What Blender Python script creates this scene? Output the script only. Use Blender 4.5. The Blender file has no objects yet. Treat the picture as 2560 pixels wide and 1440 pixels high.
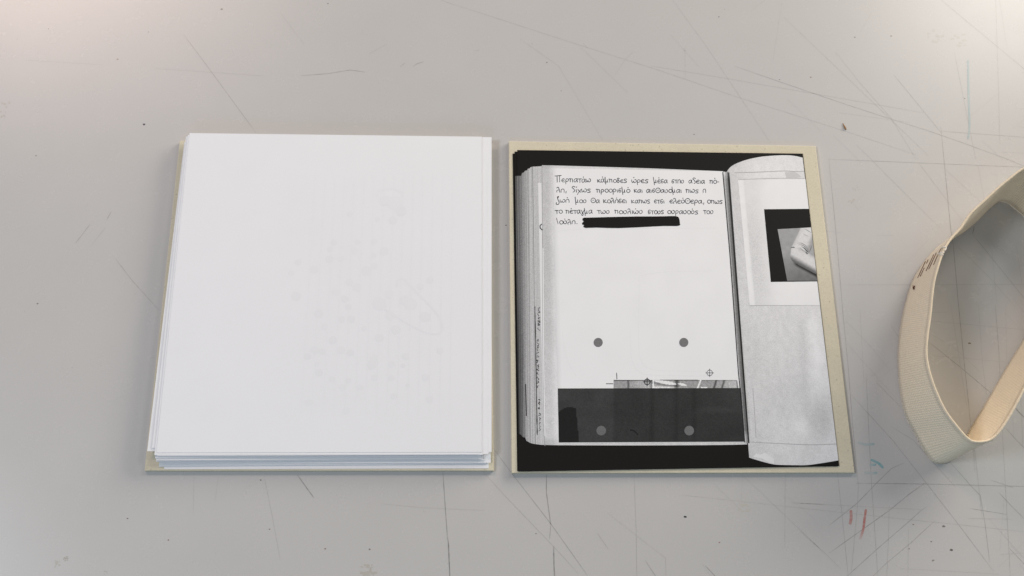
import bpy, math, random
from mathutils import Vector, Matrix
from mathutils.bvhtree import BVHTree

random.seed(7)
S = bpy.context.scene
COL = S.collection

# ------------------------------------------------------------------ camera
F, TH, RO, YAW = 2600.0, math.radians(20.25), math.radians(3.9), math.radians(-3.96)
CZ = 0.6635
ROT = Matrix.Rotation(YAW, 3, 'Z') @ Matrix.Rotation(TH, 3, 'X') @ Matrix.Rotation(RO, 3, 'Z')
CAM = Vector((0, 0, CZ))
cd = bpy.data.cameras.new('camera')
cam = bpy.data.objects.new('camera', cd)
COL.objects.link(cam)
cam.matrix_world = Matrix.Translation(CAM) @ ROT.to_4x4()
cd.sensor_width = 36.0
cd.lens = 36.0 * F / 2560.0
cd.clip_start = 0.01
cd.clip_end = 50
S.camera = cam


def ray(px, py):
    return ROT @ Vector((px - 1280.0, 720.0 - py, -F))


def P(px, py, z=0.0):
    """the point at height z above the table that a measured photo point stands for"""
    d = ray(px, py)
    return CAM + d * ((z - CZ) / d.z)


# ------------------------------------------------------------------ world and lamps
W = bpy.data.worlds.new('World')
S.world = W
W.use_nodes = True
bg = W.node_tree.nodes['Background']
bg.inputs[0].default_value = (0.90, 0.95, 1.0, 1)
bg.inputs[1].default_value = 0.17
S.view_settings.view_transform = 'Standard'
S.view_settings.look = 'None'
S.view_settings.exposure = 0
S.view_settings.gamma = 1
S.view_settings.use_curve_mapping = False


def lamp(name, pos, aim, sx, sy, power, col):
    l = bpy.data.lights.new(name, 'AREA')
    l.shape = 'RECTANGLE'
    l.size, l.size_y, l.energy, l.color = sx, sy, power, col
    o = bpy.data.objects.new(name, l)
    COL.objects.link(o)
    o.location = pos
    o.rotation_euler = (Vector(aim) - Vector(pos)).to_track_quat('-Z', 'Y').to_euler()
    return o


AIM = P(1280, 760)


def at(az, el, d):
    a, e = math.radians(az), math.radians(el)
    return AIM + Vector((math.cos(a) * math.cos(e), math.sin(a) * math.cos(e), math.sin(e))) * d


def mirror(px, py, d):
    """where a ceiling lamp hangs whose reflection the table shows at that spot"""
    p = P(px, py)
    r = ray(px, py).normalized()
    return p + Vector((r.x, r.y, -r.z)) * d, p


p, a = mirror(180, -190, 1.9)
lamp('ceiling_lamp', p, a, 0.75, 0.42, 13.5, (1.0, 0.75, 0.66))
p, a = mirror(2545, -90, 1.9)
lamp('ceiling_lamp', p, a, 0.46, 0.42, 8.5, (1.0, 0.95, 0.87))
lamp('window_light', at(38, 15, 2.3), AIM, 1.6, 0.6, 57, (1.0, 0.925, 0.82))
lamp('window_light', at(187, 48, 2.2), AIM, 0.45, 0.45, 14.5, (0.81, 0.90, 1.0))
lamp('window_light', at(262, 26, 2.4), AIM, 1.4, 0.7, 9, (0.50, 0.75, 1.0))


# ------------------------------------------------------------------ helpers
def lin(v):
    v = v / 255.0
    return v / 12.92 if v <= 0.04045 else ((v + 0.055) / 1.055) ** 2.4


ALB = 1 / 0.89


def ink(r, g=None, b=None):
    if g is None:
        g = b = r
    return tuple(min(0.9, lin(c) * ALB) for c in (r, g, b))


class MB:
    def __init__(s):
        s.v, s.f, s.c, s.g = [], [], [], []

    def vert(s, p, c=(1, 1, 1), g=0.0):
        s.v.append(tuple(p))
        s.c.append((c[0], c[1], c[2], 1.0))
        s.g.append(g)
        return len(s.v) - 1

    def poly(s, pts, c=(1, 1, 1), g=0.0):
        s.f.append([s.vert(p, c, g) for p in pts])

    def build(s, name, mat, parent=None, smooth=False, origin=None):
        me = bpy.data.meshes.new(name)
        o0 = Vector(origin) if origin is not None else Vector((0, 0, 0))
        me.from_pydata([tuple(Vector(p) - o0) for p in s.v], [], s.f)
        a = me.color_attributes.new('tone', 'FLOAT_COLOR', 'POINT')
        a.data.foreach_set('color', [x for c in s.c for x in c])
        ga = me.attributes.new('grain', 'FLOAT', 'POINT')
        ga.data.foreach_set('value', s.g)
        if smooth:
            me.polygons.foreach_set('use_smooth', [True] * len(me.polygons))
        me.materials.append(mat)
        me.update()
        o = bpy.data.objects.new(name, me)
        COL.objects.link(o)
        o.location = o0
        if parent is not None:
            o.parent = parent
            o.location = o0 - parent.location
        return o


def tag(o, label=None, cat=None, group=None, kind=None):
    for k, v in (('label', label), ('category', cat), ('group', group), ('kind', kind)):
        if v:
            o[k] = v
    return o


def smooth_line(pts, n=6):
    if len(pts) < 3:
        return list(pts)
    out = []
    for i in range(len(pts) - 1):
        p0, p1, p2, p3 = pts[max(i - 1, 0)], pts[i], pts[i + 1], pts[min(i + 2, len(pts) - 1)]
        for k in range(n):
            t = k / n
            out.append(tuple(0.5 * (2 * b + (c - a) * t + (2 * a - 5 * b + 4 * c - d) * t * t + (3 * b - a - 3 * c + d) * t ** 3)
                             for a, b, c, d in zip(p0, p1, p2, p3)))
    out.append(tuple(pts[-1]))
    return out


def resample(pts, step):
    out = [pts[0]]
    for a, b in zip(pts, pts[1:]):
        L = math.dist(a, b)
        n = max(1, int(L / step))
        for k in range(1, n + 1):
            out.append((a[0] + (b[0] - a[0]) * k / n, a[1] + (b[1] - a[1]) * k / n))
    return out


def ribbon(mb, pts, w, z, col=lambda i, n: (1, 1, 1), g=0.0, wf=None, cap=False):
    """flat stroke of ink lying at height z"""
    n = len(pts)
    if cap and n > 1:
        (x0, y0), (x1, y1) = pts[0], pts[1]
        L = math.dist(pts[0], pts[1]) or 1
        pts = [(x0 - (x1 - x0) / L * w * .3, y0 - (y1 - y0) / L * w * .3)] + list(pts[1:])
        (x0, y0), (x1, y1) = pts[-1], pts[-2]
        L = math.dist(pts[-1], pts[-2]) or 1
        pts = pts[:-1] + [(x0 - (x1 - x0) / L * w * .3, y0 - (y1 - y0) / L * w * .3)]
    prev = None
    for i in range(n):
        a, b = pts[max(i - 1, 0)], pts[min(i + 1, n - 1)]
        dx, dy = b[0] - a[0], b[1] - a[1]
        L = math.hypot(dx, dy) or 1
        hw = w / 2 * (wf(i, n) if wf else 1)
        nx, ny = -dy / L * hw, dx / L * hw
        c = col(i, n)
        q = (mb.vert(P(pts[i][0] + nx, pts[i][1] + ny, z), c, g), mb.vert(P(pts[i][0] - nx, pts[i][1] - ny, z), c, g))
        if prev:
            mb.f.append([prev[0], prev[1], q[1], q[0]])
        prev = q


def disc(mb, cx, cy, rx, ry, z, c, g=0.0, n=28, wob=0.0):
    mb.poly([P(cx + rx * (1 + random.uniform(-wob, wob)) * math.cos(2 * math.pi * k / n),
               cy + ry * (1 + random.uniform(-wob, wob)) * math.sin(2 * math.pi * k / n), z) for k in range(n)], c, g)


def along(line, u):
    d = [0]
    for a, b in zip(line, line[1:]):
        d.append(d[-1] + math.dist(a, b))
    t = u * d[-1]
    for i in range(len(line) - 1):
        if t <= d[i + 1] + 1e-9:
            k = (t - d[i]) / max(d[i + 1] - d[i], 1e-9)
            return (line[i][0] + (line[i + 1][0] - line[i][0]) * k, line[i][1] + (line[i + 1][1] - line[i][1]) * k)
    return line[-1]


def patch(mb, top, bot, nx, ny, z, f, g=0.0):
    """ruled sheet of print between two lines, toned by f(u, v, px, py)"""
    idx = []
    T = [along(top, i / nx) for i in range(nx + 1)]
    B = [along(bot, i / nx) for i in range(nx + 1)]
    for j in range(ny + 1):
        for i in range(nx + 1):
            v = j / ny
            x = T[i][0] * (1 - v) + B[i][0] * v
            y = T[i][1] * (1 - v) + B[i][1] * v
            t = f(i / nx, v, x, y)
            idx.append(mb.vert(P(x, y, z), ink(t), g(t) if callable(g) else g))
    for j in range(ny):
        for i in range(nx):
            k = j * (nx + 1) + i
            mb.f.append([idx[k], idx[k + nx + 1], idx[k + nx + 2], idx[k + 1]])


def sst(a, b, x):
    t = min(1, max(0, (x - a) / (b - a)))
    return t * t * (3 - 2 * t)


def vnoise(x, y, seed=0):
    def h(i, j):
        n = math.sin(i * 127.1 + j * 311.7 + seed * 74.7) * 43758.5453
        return n - math.floor(n)
    i, j = math.floor(x), math.floor(y)
    fx, fy = x - i, y - j
    fx, fy = fx * fx * (3 - 2 * fx), fy * fy * (3 - 2 * fy)
    return (h(i, j) * (1 - fx) + h(i + 1, j) * fx) * (1 - fy) + (h(i, j + 1) * (1 - fx) + h(i + 1, j + 1) * fx) * fy


# ------------------------------------------------------------------ materials
def new_mat(name):
    m = bpy.data.materials.new(name)
    m.use_nodes = True
    nt = m.node_tree
    b = nt.nodes['Principled BSDF']
    return m, nt, b


def N(nt, t, **kw):
    n = nt.nodes.new(t)
    for k, v in kw.items():
        setattr(n, k, v)
    return n


def noise(nt, vec, scale, detail=2, rough=0.5):
    n = N(nt, 'ShaderNodeTexNoise')
    n.inputs['Scale'].default_value = scale
    n.inputs['Detail'].default_value = detail
    n.inputs['Roughness'].default_value = rough
    nt.links.new(vec, n.inputs['Vector'])
    return n.outputs['Fac']


def remap(nt, src, a, b, c, d):
    n = N(nt, 'ShaderNodeMapRange')
    for i, v in enumerate((a, b, c, d)):
        n.inputs[i + 1].default_value = v
    nt.links.new(src, n.inputs[0])
    return n.outputs[0]


def mul(nt, a, b):
    n = N(nt, 'ShaderNodeMath', operation='MULTIPLY')
    nt.links.new(a, n.inputs[0])
    if isinstance(b, float):
        n.inputs[1].default_value = b
    else:
        nt.links.new(b, n.inputs[1])
    return n.outputs[0]


def scale_col(nt, col, fac):
    n = N(nt, 'ShaderNodeVectorMath', operation='SCALE')
    if isinstance(col, tuple):
        n.inputs[0].default_value = col[:3]
    else:
        nt.links.new(col, n.inputs[0])
    nt.links.new(fac, n.inputs['Scale'])
    return n.outputs[0]


def bump(nt, b, h, strength, dist):
    n = N(nt, 'ShaderNodeBump')
    n.inputs['Strength'].default_value = strength
    n.inputs['Distance'].default_value = dist
    nt.links.new(h, n.inputs['Height'])
    nt.links.new(n.outputs[0], b.inputs['Normal'])


def pos(nt):
    return N(nt, 'ShaderNodeNewGeometry').outputs['Position']


TABLE_RGB = (0.52, 0.507, 0.488)


def table_mat(name, toned):
    m, nt, b = new_mat(name)
    v = pos(nt)
    fine = remap(nt, noise(nt, v, 1500, 3, 0.7), 0.25, 0.75, 0.965, 1.035)
    mott = remap(nt, noise(nt, v, 16, 5, 0.6), 0.3, 0.7, 0.985, 1.015)
    c = scale_col(nt, TABLE_RGB, mul(nt, fine, mott))
    if toned:
        at_ = N(nt, 'ShaderNodeAttribute', attribute_name='tone')
        n = N(nt, 'ShaderNodeVectorMath', operation='MULTIPLY')
        nt.links.new(c, n.inputs[0])
        nt.links.new(at_.outputs['Color'], n.inputs[1])
        c = n.outputs[0]
    nt.links.new(c, b.inputs['Base Color'])
    nt.links.new(remap(nt, noise(nt, v, 60, 5, 0.65), 0.3, 0.7, 0.262, 0.278), b.inputs['Roughness'])
    b.inputs['IOR'].default_value = 1.5
    return m


M_TABLE = table_mat('grey_laminate', False)
M_SCRATCH = table_mat('scratched_laminate', True)


def paper_mat():
    m, nt, b = new_mat('white_paper')
    v = pos(nt)
    f = remap(nt, noise(nt, v, 1200, 3, 0.7), 0.25, 0.75, 0.982, 1.018)
    g = remap(nt, noise(nt, v, 35, 4, 0.6), 0.3, 0.7, 0.993, 1.007)
    nt.links.new(scale_col(nt, (0.815, 0.815, 0.825), mul(nt, f, g)), b.inputs['Base Color'])
    b.inputs['Roughness'].default_value = 0.75
    b.inputs['Specular IOR Level'].default_value = 0.25
    bump(nt, b, noise(nt, v, 1800, 3), 0.1, 0.0001)
    return m


M_PAPER = paper_mat()


def ink_mat():
    m, nt, b = new_mat('printed_ink')
    v = pos(nt)
    tone = N(nt, 'ShaderNodeAttribute', attribute_name='tone').outputs['Color']
    gr = N(nt, 'ShaderNodeAttribute', attribute_name='grain').outputs['Fac']
    n1 = remap(nt, noise(nt, v, 1700, 2, 0.8), 0.28, 0.72, -1.0, 1.0)
    a = N(nt, 'ShaderNodeMath', operation='MULTIPLY_ADD')
    nt.links.new(n1, a.inputs[0])
    nt.links.new(gr, a.inputs[1])
    a.inputs[2].default_value = 1.0
    nt.links.new(scale_col(nt, tone, a.outputs[0]), b.inputs['Base Color'])
    b.inputs['Roughness'].default_value = 0.55
    b.inputs['Specular IOR Level'].default_value = 0.18
    return m


M_INK = ink_mat()


def black_mat():
    m, nt, b = new_mat('black_print')
    v = pos(nt)
    sp = remap(nt, noise(nt, v, 2400, 2, 0.8), 0.70, 0.80, 0.0, 1.0)
    f = N(nt, 'ShaderNodeMixRGB')
    f.inputs[1].default_value = (0.0085, 0.0078, 0.0072, 1)
    f.inputs[2].default_value = (0.03, 0.028, 0.026, 1)
    nt.links.new(sp, f.inputs[0])
    nt.links.new(f.outputs[0], b.inputs['Base Color'])
    b.inputs['Roughness'].default_value = 0.55
    b.inputs['Specular IOR Level'].default_value = 0.14
    return m


M_BLACK = black_mat()


def board_mat():
    m, nt, b = new_mat('grey_board')
    v = pos(nt)
    f = remap(nt, noise(nt, v, 900, 4, 0.75), 0.25, 0.75, 0.90, 1.10)
    g = remap(nt, noise(nt, v, 60, 4, 0.6), 0.3, 0.7, 0.965, 1.035)
    vo = N(nt, 'ShaderNodeTexVoronoi')
    vo.inputs['Scale'].default_value = 210
    nt.links.new(v, vo.inputs['Vector'])
    fl = remap(nt, vo.outputs['Distance'], 0.06, 0.13, 0.72, 1.0)
    c = scale_col(nt, (0.645, 0.59, 0.45), mul(nt, mul(nt, f, g), fl))
    nt.links.new(c, b.inputs['Base Color'])
    b.inputs['Roughness'].default_value = 0.9
    b.inputs['Specular IOR Level'].default_value = 0.1
    bump(nt, b, noise(nt, v, 900, 4, 0.7), 0.25, 0.0003)
    return m


M_BOARD = board_mat()


def plain_mat(name, rgb, rough=0.8, var=0.08, sc=900):
    m, nt, b = new_mat(name)
    f = remap(nt, noise(nt, pos(nt), sc, 3, 0.7), 0.25, 0.75, 1 - var, 1 + var)
    nt.links.new(scale_col(nt, rgb, f), b.inputs['Base Color'])
    b.inputs['Roughness'].default_value = rough
    b.inputs['Specular IOR Level'].default_value = 0.2
    return m


def band_mat():
    m, nt, b = new_mat('woven_elastic')
    uv = N(nt, 'ShaderNodeUVMap', uv_map='weave')
    sep = N(nt, 'ShaderNodeSeparateXYZ')
    nt.links.new(uv.outputs[0], sep.inputs[0])

    def wave(o, per):
        s = mul(nt, o, 2 * math.pi / per)
        n = N(nt, 'ShaderNodeMath', operation='SINE')
        nt.links.new(s, n.inputs[0])
        return remap(nt, n.outputs[0], -1, 1, 0, 1)
    wu, wv = wave(sep.outputs[0], 0.0015), wave(sep.outputs[1], 0.0021)
    h = N(nt, 'ShaderNodeMath', operation='ADD')
    nt.links.new(wu, h.inputs[0])
    nt.links.new(mul(nt, wv, 0.6), h.inputs[1])
    f = remap(nt, h.outputs[0], 0, 1.6, 0.89, 1.08)
    g = remap(nt, noise(nt, pos(nt), 500, 3, 0.7), 0.25, 0.75, 0.95, 1.05)
    nt.links.new(scale_col(nt, (0.80, 0.695, 0.53), mul(nt, f, g)), b.inputs['Base Color'])
    b.inputs['Roughness'].default_value = 0.85
    b.inputs['Specular IOR Level'].default_value = 0.15
    b.inputs['Sheen Weight'].default_value = 0.15
    bump(nt, b, h.outputs[0], 0.4, 0.0003)
    return m


M_BAND = band_mat()
M_CORD = plain_mat('selvedge_yarn', (0.74, 0.63, 0.47), 0.85, 0.1, 1500)
M_THREAD = plain_mat('brown_thread', (0.13, 0.05, 0.027), 0.7, 0.2)
M_TUFT = plain_mat('pale_thread', (0.80, 0.74, 0.64), 0.8)
M_CRUMB = plain_mat('brown_crumb', (0.30, 0.16, 0.06), 0.8, 0.4, 500)

# ------------------------------------------------------------------ the table
tb = MB()
c0 = AIM
x0, x1, y0, y1 = c0.x - 0.95, c0.x + 0.95, c0.y - 0.62, c0.y + 0.75
v = [(x, y, z) for z in (0.0, -0.03) for x, y in ((x0, y0), (x1, y0), (x1, y1), (x0, y1))]
for f in ((0, 1, 2, 3), (7, 6, 5, 4), (0, 4, 5, 1), (1, 5, 6, 2), (2, 6, 7, 3), (3, 7, 4, 0)):
    tb.poly([v[i] for i in f])
table = tag(tb.build('work_table', M_TABLE, origin=(c0.x, c0.y, 0)),
            'pale grey laminate work table covered with cut lines and pen marks', 'table')

SCR = [  # darkness, width, points
    (.84, 1.2, (1960, 43), (2188, 261), (2321, 389)), (.84, 1.2, (2088, 129), (2149, 206), (2227, 294), (2290, 397)),
    (.60, 1.5, (1836, 165), (1960, 208), (2027, 231), (2115, 261), (2210, 292), (2315, 325), (2404, 356), (2516, 397), (2560, 415), (2620, 440)),
    (.78, 1.2, (1101, 0), (1262, 52), (1450, 113), (1637, 172), (1836, 240), (1960, 279), (2135, 335), (2290, 387)),
    (.82, 1.2, (1630, 165), (1787, 191), (1960, 221), (2310, 282)), (.66, 1.3, (2234, 186), (2313, 283), (2354, 333)),
    (.76, 1.2, (2386, 131), (2418, 292), (2440, 400)), (.8, 1.3, (2488, -40), (2496, 211), (2500, 361)),
    (.74, 1.3, (2354, 0), (2418, 54), (2560, 172), (2620, 220)), (.9, 1.2, (2499, 0), (2518, 122)),
    (.45, 1.7, (2352, 317), (2361, 410), (2377, 575), (2383, 610), (2396, 760), (2409, 891), (2421, 1005), (2427, 1066), (2434, 1127), (2437, 1180)),
    (.70, 1.3, (2354, 328), (2560, 343), (2640, 349)), (.82, 1.2, (2140, 361), (2177, 397), (2220, 441), (2350, 570)),
    (.55, 1.5, (2072, 397), (2087, 548), (2099, 685), (2107, 780), (2121, 924), (2131, 1055), (2146, 1216)),
    (.60, 1.4, (2072, 398), (2220, 404), (2560, 418), (2640, 421)), (.42, 1.6, (2139, 1208), (2316, 1210), (2560, 1216), (2640, 1218)),
    (.75, 1.3, (2098, 712), (2220, 712), (2560, 711), (2620, 711)), (.8, 1.2, (2295, 405), (2370, 504), (2407, 552)),
    (.86, 1.2, (2365, 425), (2460, 512)), (.84, 1.2, (2445, 412), (2461, 500)), (.22, 3.0, (2435, 565), (2434, 575), (2431, 586)),
    (.60, 1.4, (2432, 586), (2490, 658), (2560, 745), (2600, 790)), (.76, 1.2, (2385, 607), (2480, 700), (2540, 770)),
    (.82, 1.2, (2480, 625), (2492, 760)), (.82, 1.2, (2540, 607), (2555, 710)), (.76, 1.2, (2446, 760), (2456, 906), (2468, 999)),
    (.60, 1.4, (2488, 760), (2497, 877), (2501, 961)), (.82, 1.2, (2514, 760), (2517, 900)), (.76, 1.2, (2320, 802), (2560, 824)),
    (.76, 1.2, (2323, 781), (2371, 780)), (.42, 1.6, (2322, 855), (2407, 923), (2485, 989)), (.8, 1.2, (2319, 888), (2529, 906)),
    (.8, 1.2, (2316, 827), (2395, 877), (2450, 930)), (.75, 1.2, (2377, 760), (2395, 877), (2418, 1022)),
    (.18, 3.0, (2538, 1019), (2548, 1031), (2562, 1045)), (.42, 1.5, (2514, 1070), (2541, 1100), (2560, 1119), (2590, 1150)),
    (.65, 1.3, (2506, 1075), (2507, 1100), (2522, 1369), (2526, 1445)), (.52, 1.4, (2373, 1153), (2427, 1214), (2451, 1239), (2463, 1312), (2474, 1404)),
    (.55, 1.4, (2126, 985), (2231, 1100), (2316, 1208), (2397, 1312), (2484, 1428)), (.62, 1.3, (2226, 1065), (2283, 1100), (2342, 1166), (2387, 1216)),
    (.6, 1.3, (2190, 955), (2252, 1018)), (.66, 1.2, (2226, 811), (2249, 847)), (1.09, 1.4, (2233, 818), (2240, 1180)),
    (.60, 1.4, (2165, 930), (2173, 1100), (2179, 1213), (2186, 1312), (2195, 1445)), (.60, 1.3, (2093, 1178), (2104, 1277), (2121, 1445)),
    (.66, 1.3, (2146, 1204), (2144, 1260), (2134, 1371), (2127, 1445)),
    (.42, 1.6, (2260, 1157), (2229, 1171), (2189, 1210), (2144, 1257), (2104, 1289), (2071, 1315)),
    (.36, 1.7, (2316, 1206), (2307, 1211), (2271, 1237), (2222, 1277), (2139, 1336), (2073, 1383)),
    (.42, 1.6, (2319, 1265), (2302, 1277), (2271, 1305), (2189, 1376), (2115, 1443)), (.46, 1.5, (2338, 1301), (2274, 1360), (2217, 1407), (2180, 1443)),
    (.66, 1.2, (2223, 1263), (2221, 1350), (2217, 1440)), (.72, 1.2, (2271, 1322), (2270, 1445)),
    (.8, 1.2, (2000, 1258), (2071, 1262), (2205, 1269), (2307, 1274)), (.76, 1.2, (1932, 1262), (2000, 1270), (2104, 1281), (2224, 1294), (2401, 1312), (2560, 1329)),
    (.5, 1.5, (2425, 1271), (2517, 1286)), (.76, 1.2, (2418, 1296), (2529, 1298)), (.62, 1.3, (2477, 1200), (2533, 1219)),
    (.52, 1.3, (2498, 1232), (2522, 1258), (2560, 1296)), (.5, 1.4, (2522, 1369), (2570, 1420)), (.7, 1.2, (2434, 1100), (2444, 1190), (2456, 1300)),
    (.82, 1.2, (2500, 1386), (2560, 1382)), (.75, 1.2, (2000, 1327), (2066, 1386), (2103, 1423)), (.88, 1.2, (2250, 1421), (2496, 1435)),
    (.8, 1.2, (2113, 800), (2180, 870), (2225, 925)), (.82, 1.2, (2118, 860), (2240, 995)), (.8, 1.1, (2150, 770), (2160, 960)),
    (.45, 1.6, (1232, 1119), (1277, 1180), (1376, 1308), (1472, 1443)), (.26, 2.2, (1366, 1184), (1366, 1231), (1377, 1312)), (.45, 1.6, (1377, 1312), (1374, 1348)),
    (.20, 2.8, (1384, 1365), (1385, 1414), (1387, 1450)), (.68, 1.2, (1207, 1178), (1260, 1237), (1382, 1364), (1447, 1435)),
    (.66, 1.3, (1585, 1184), (1591, 1339), (1592, 1445)), (.62, 1.3, (1493, 1332), (1521, 1373)), (.45, 1.5, (1613, 1401), (1642, 1445)),
    (.30, 1.8, (1763, 1414), (1792, 1445)), (.7, 1.3, (1963, 1180), (1962, 1370)), (.84, 1.2, (1701, 1237), (1932, 1262)),
    (.68, 1.3, (1979, 1257), (2060, 1261)), (.8, 1.2, (1854, 1186), (1960, 1286), (2060, 1382)), (.88, 1.2, (1785, 1210), (1854, 1276)),
    (.7, 1.2, (1652, 1386), (1664, 1395), (1665, 1445)), (.9, 1.2, (1519, 1282), (1663, 1395)),
    (.26, 2.4, (743, 1187), (751, 1198), (785, 1245)), (.76, 1.2, (660, 1189), (679, 1282), (701, 1400)),
    (.32, 2.0, (1107, 1179), (1116, 1308), (1119, 1348)), (.16, 2.8, (1119, 1344), (1121, 1358), (1125, 1450)), (.84, 1.2, (485, 1182), (483, 1286)),
    (.84, 1.2, (546, 1189), (538, 1251)), (.84, 1.2, (950, 1259), (1054, 1269), (1210, 1276)),
    (.55, 1.4, (289, 647), (330, 701), (398, 776)), (.55, 1.4, (225, 561), (188, 609)), (.78, 1.2, (264, 568), (227, 615)), (.42, 1.8, (278, 529), (267, 549)),
    (.58, 1.4, (459, 86), (523, 172), (640, 332)), (.5, 1.5, (752, 189), (820, 184), (875, 175), (914, 180)), (.86, 1.2, (387, 171), (664, 190)),
    (.84, 1.2, (922, 135), (969, 109)), (.45, 1.6, (1032, 167), (1043, 159), (1060, 154)), (.55, 1.5, (1000, 167), (1013, 157)),
    (.45, 1.6, (1186, 126), (1198, 126)), (.5, 1.5, (1328, 107), (1332, 111)), (.45, 1.6, (1459, 109), (1468, 119)),
    (.9, 1.2, (1300, 97), (1397, 165), (1506, 349)), (.9, 1.2, (1450, 116), (1570, 232)), (.87, 1.2, (1682, 0), (1769, 120), (1926, 356)),
    (.88, 1.2, (1536, 189), (1562, 150), (1585, 127)), (.86, 1.2, (60, 150), (260, 162)), (.9, 1.1, (700, 30), (760, 110)),
    (.9, 1.1, (2180, 30), (2150, 80)), (.9, 1.2, (2130, 500), (2145, 525), (2160, 512)), (.93, 1.2, (2165, 480), (2140, 505)),
]
sb = MB()
for s in SCR:
    k, w, pts = s[0], s[1], resample(list(s[2:]), 7)

    def colf(i, n, k=k):
        e = min(1, min(i, n - 1 - i) / max(1, n * .14) + .25)
        q = 1 - (1 - k) * .56 * e * random.uniform(.7, 1.18)
        return (q, q * .995, q * .985)
    ribbon(sb, pts, w * 1.0, 0.00003, colf, wf=lambda i, n: random.uniform(.75, 1.2))
for i in range(40):   # faint random hairlines, denser on the right where people cut
    x, y = 2560 - 900 * random.random() ** 1.6, random.uniform(0, 1440)
    an, L = random.choice((1.5, 1.62, .85, .8, .05, -.7)) + random.uniform(-.12, .12), random.uniform(30, 190)
    q = random.uniform(.935, .975)
    ribbon(sb, resample([(x, y), (x + L * math.cos(an), y + L * math.sin(an))], 9), 1.2, 0.000024, lambda i, n, q=q: (q, q, q))
tag(sb.build('cut_lines', M_SCRATCH, table), kind='stuff')

kb = MB()
for x, y, r, c in ((360, 311, 3.2, (.12, .12, .2)), (554, 23, 3, (.45, .4, .35)), (294, 148, 2.5, (.6, .5, .4)), (820, 9, 2, (.4, .4, .4)), (94, 759, 2.6, (.4, .4, .42)),
                   (319, 1296, 2.2, (.25, .2, .2)), (421, 1350, 2.4, (.35, .25, .25)), (652, 1200, 2.2, (.3, .2, .2)), (674, 1323, 2, (.35, .3, .3)), (813, 1372, 2.6, (.55, .45, .4)),
                   (924, 1373, 3, (.35, .33, .3)), (1713, 1292, 4, (.06, .05, .06)), (1798, 1356, 2.2, (.5, .25, .22)), (1340, 1334, 2, (.4, .4, .4)), (2027, 193, 2.2, (.5, .25, .2)),
                   (2137, 93, 2, (.35, .3, .3)), (2228, 90, 2.4, (.5, .4, .4)), (2412, 246, 1.8, (.4, .3, .3)), (2359, 1316, 4, (.4, .38, .36)), (2378, 1375, 4, (.3, .28, .26)),
                   (2328, 1354, 2.4, (.45, .4, .38)), (2333, 1401, 3.4, (.55, .5, .46)), (2283, 1311, 2.4, (.5, .46, .4)), (2424, 858, 4, (.5, .42, .3)), (1797, 42, 1.8, (.3, .3, .3)),
                   (1367, 156, 1.8, (.4, .35, .35)), (1403, 227, 1.5, (.4, .35, .35)), (90, 389, 2, (.5, .5, .5)), (1265, 563, 2, (.25, .2, .2)), (2273, 1372, 1.8, (.4, .3, .3)),
                   (121, 72, 1.6, (.4, .4, .4)), (371, 80, 1.6, (.5, .5, .5)), (1735, 336, 1.6, (.4, .4, .4)), (1949, 199, 1.5, (.3, .3, .3))):
    disc(kb, x, y, r, r * .62, 0.000045, c, n=9, wob=.3)
for i in range(35):
    q = random.uniform(.6, .88)
    disc(kb, random.uniform(-20, 2580), random.uniform(0, 1440), random.uniform(.6, 1.2), random.uniform(.5, 1.0), 0.000042, (q, q * .97, q * .94), n=7)
tag(kb.build('specks', M_SCRATCH, table), kind='stuff')

wb = MB()
for x, y, r, c, n in ((920, 1423, 22, (.90, .87, .80), 26), (141, 1410, 11, (.88, .84, .76), 14), (165, 1395, 9, (.74, .70, .62), 16), (262, 1432, 7, (.84, .81, .76), 8), (1860, 1268, 17, (.97, .96, .88), 22),
                      (2130, 500, 10, (.9, .87, .8), 8), (2140, 470, 9, (.93, .9, .84), 7), (1060, 1279, 6, (.9, .86, .78), 4), (2340, 90, 22, (.95, .93, .88), 14), (2400, 100, 20, (.94, .92, .86), 12), (1280, 1240, 5, (.93, .9, .88), 4), (20, 262, 18, (.92, .9, .87), 7), (12, 285, 14, (.9, .88, .85), 6)):
    for k in range(n):
        a, d = random.uniform(0, 6.28), r * random.random() ** .6
        disc(wb, x + d * math.cos(a), y + d * .8 * math.sin(a), random.uniform(.08, .26) * r, random.uniform(.06, .2) * r, 0.00002 + .0000003 * k, c, n=9, wob=.35)
tag(wb.build('stains', M_SCRATCH, table), kind='stuff')

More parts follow.
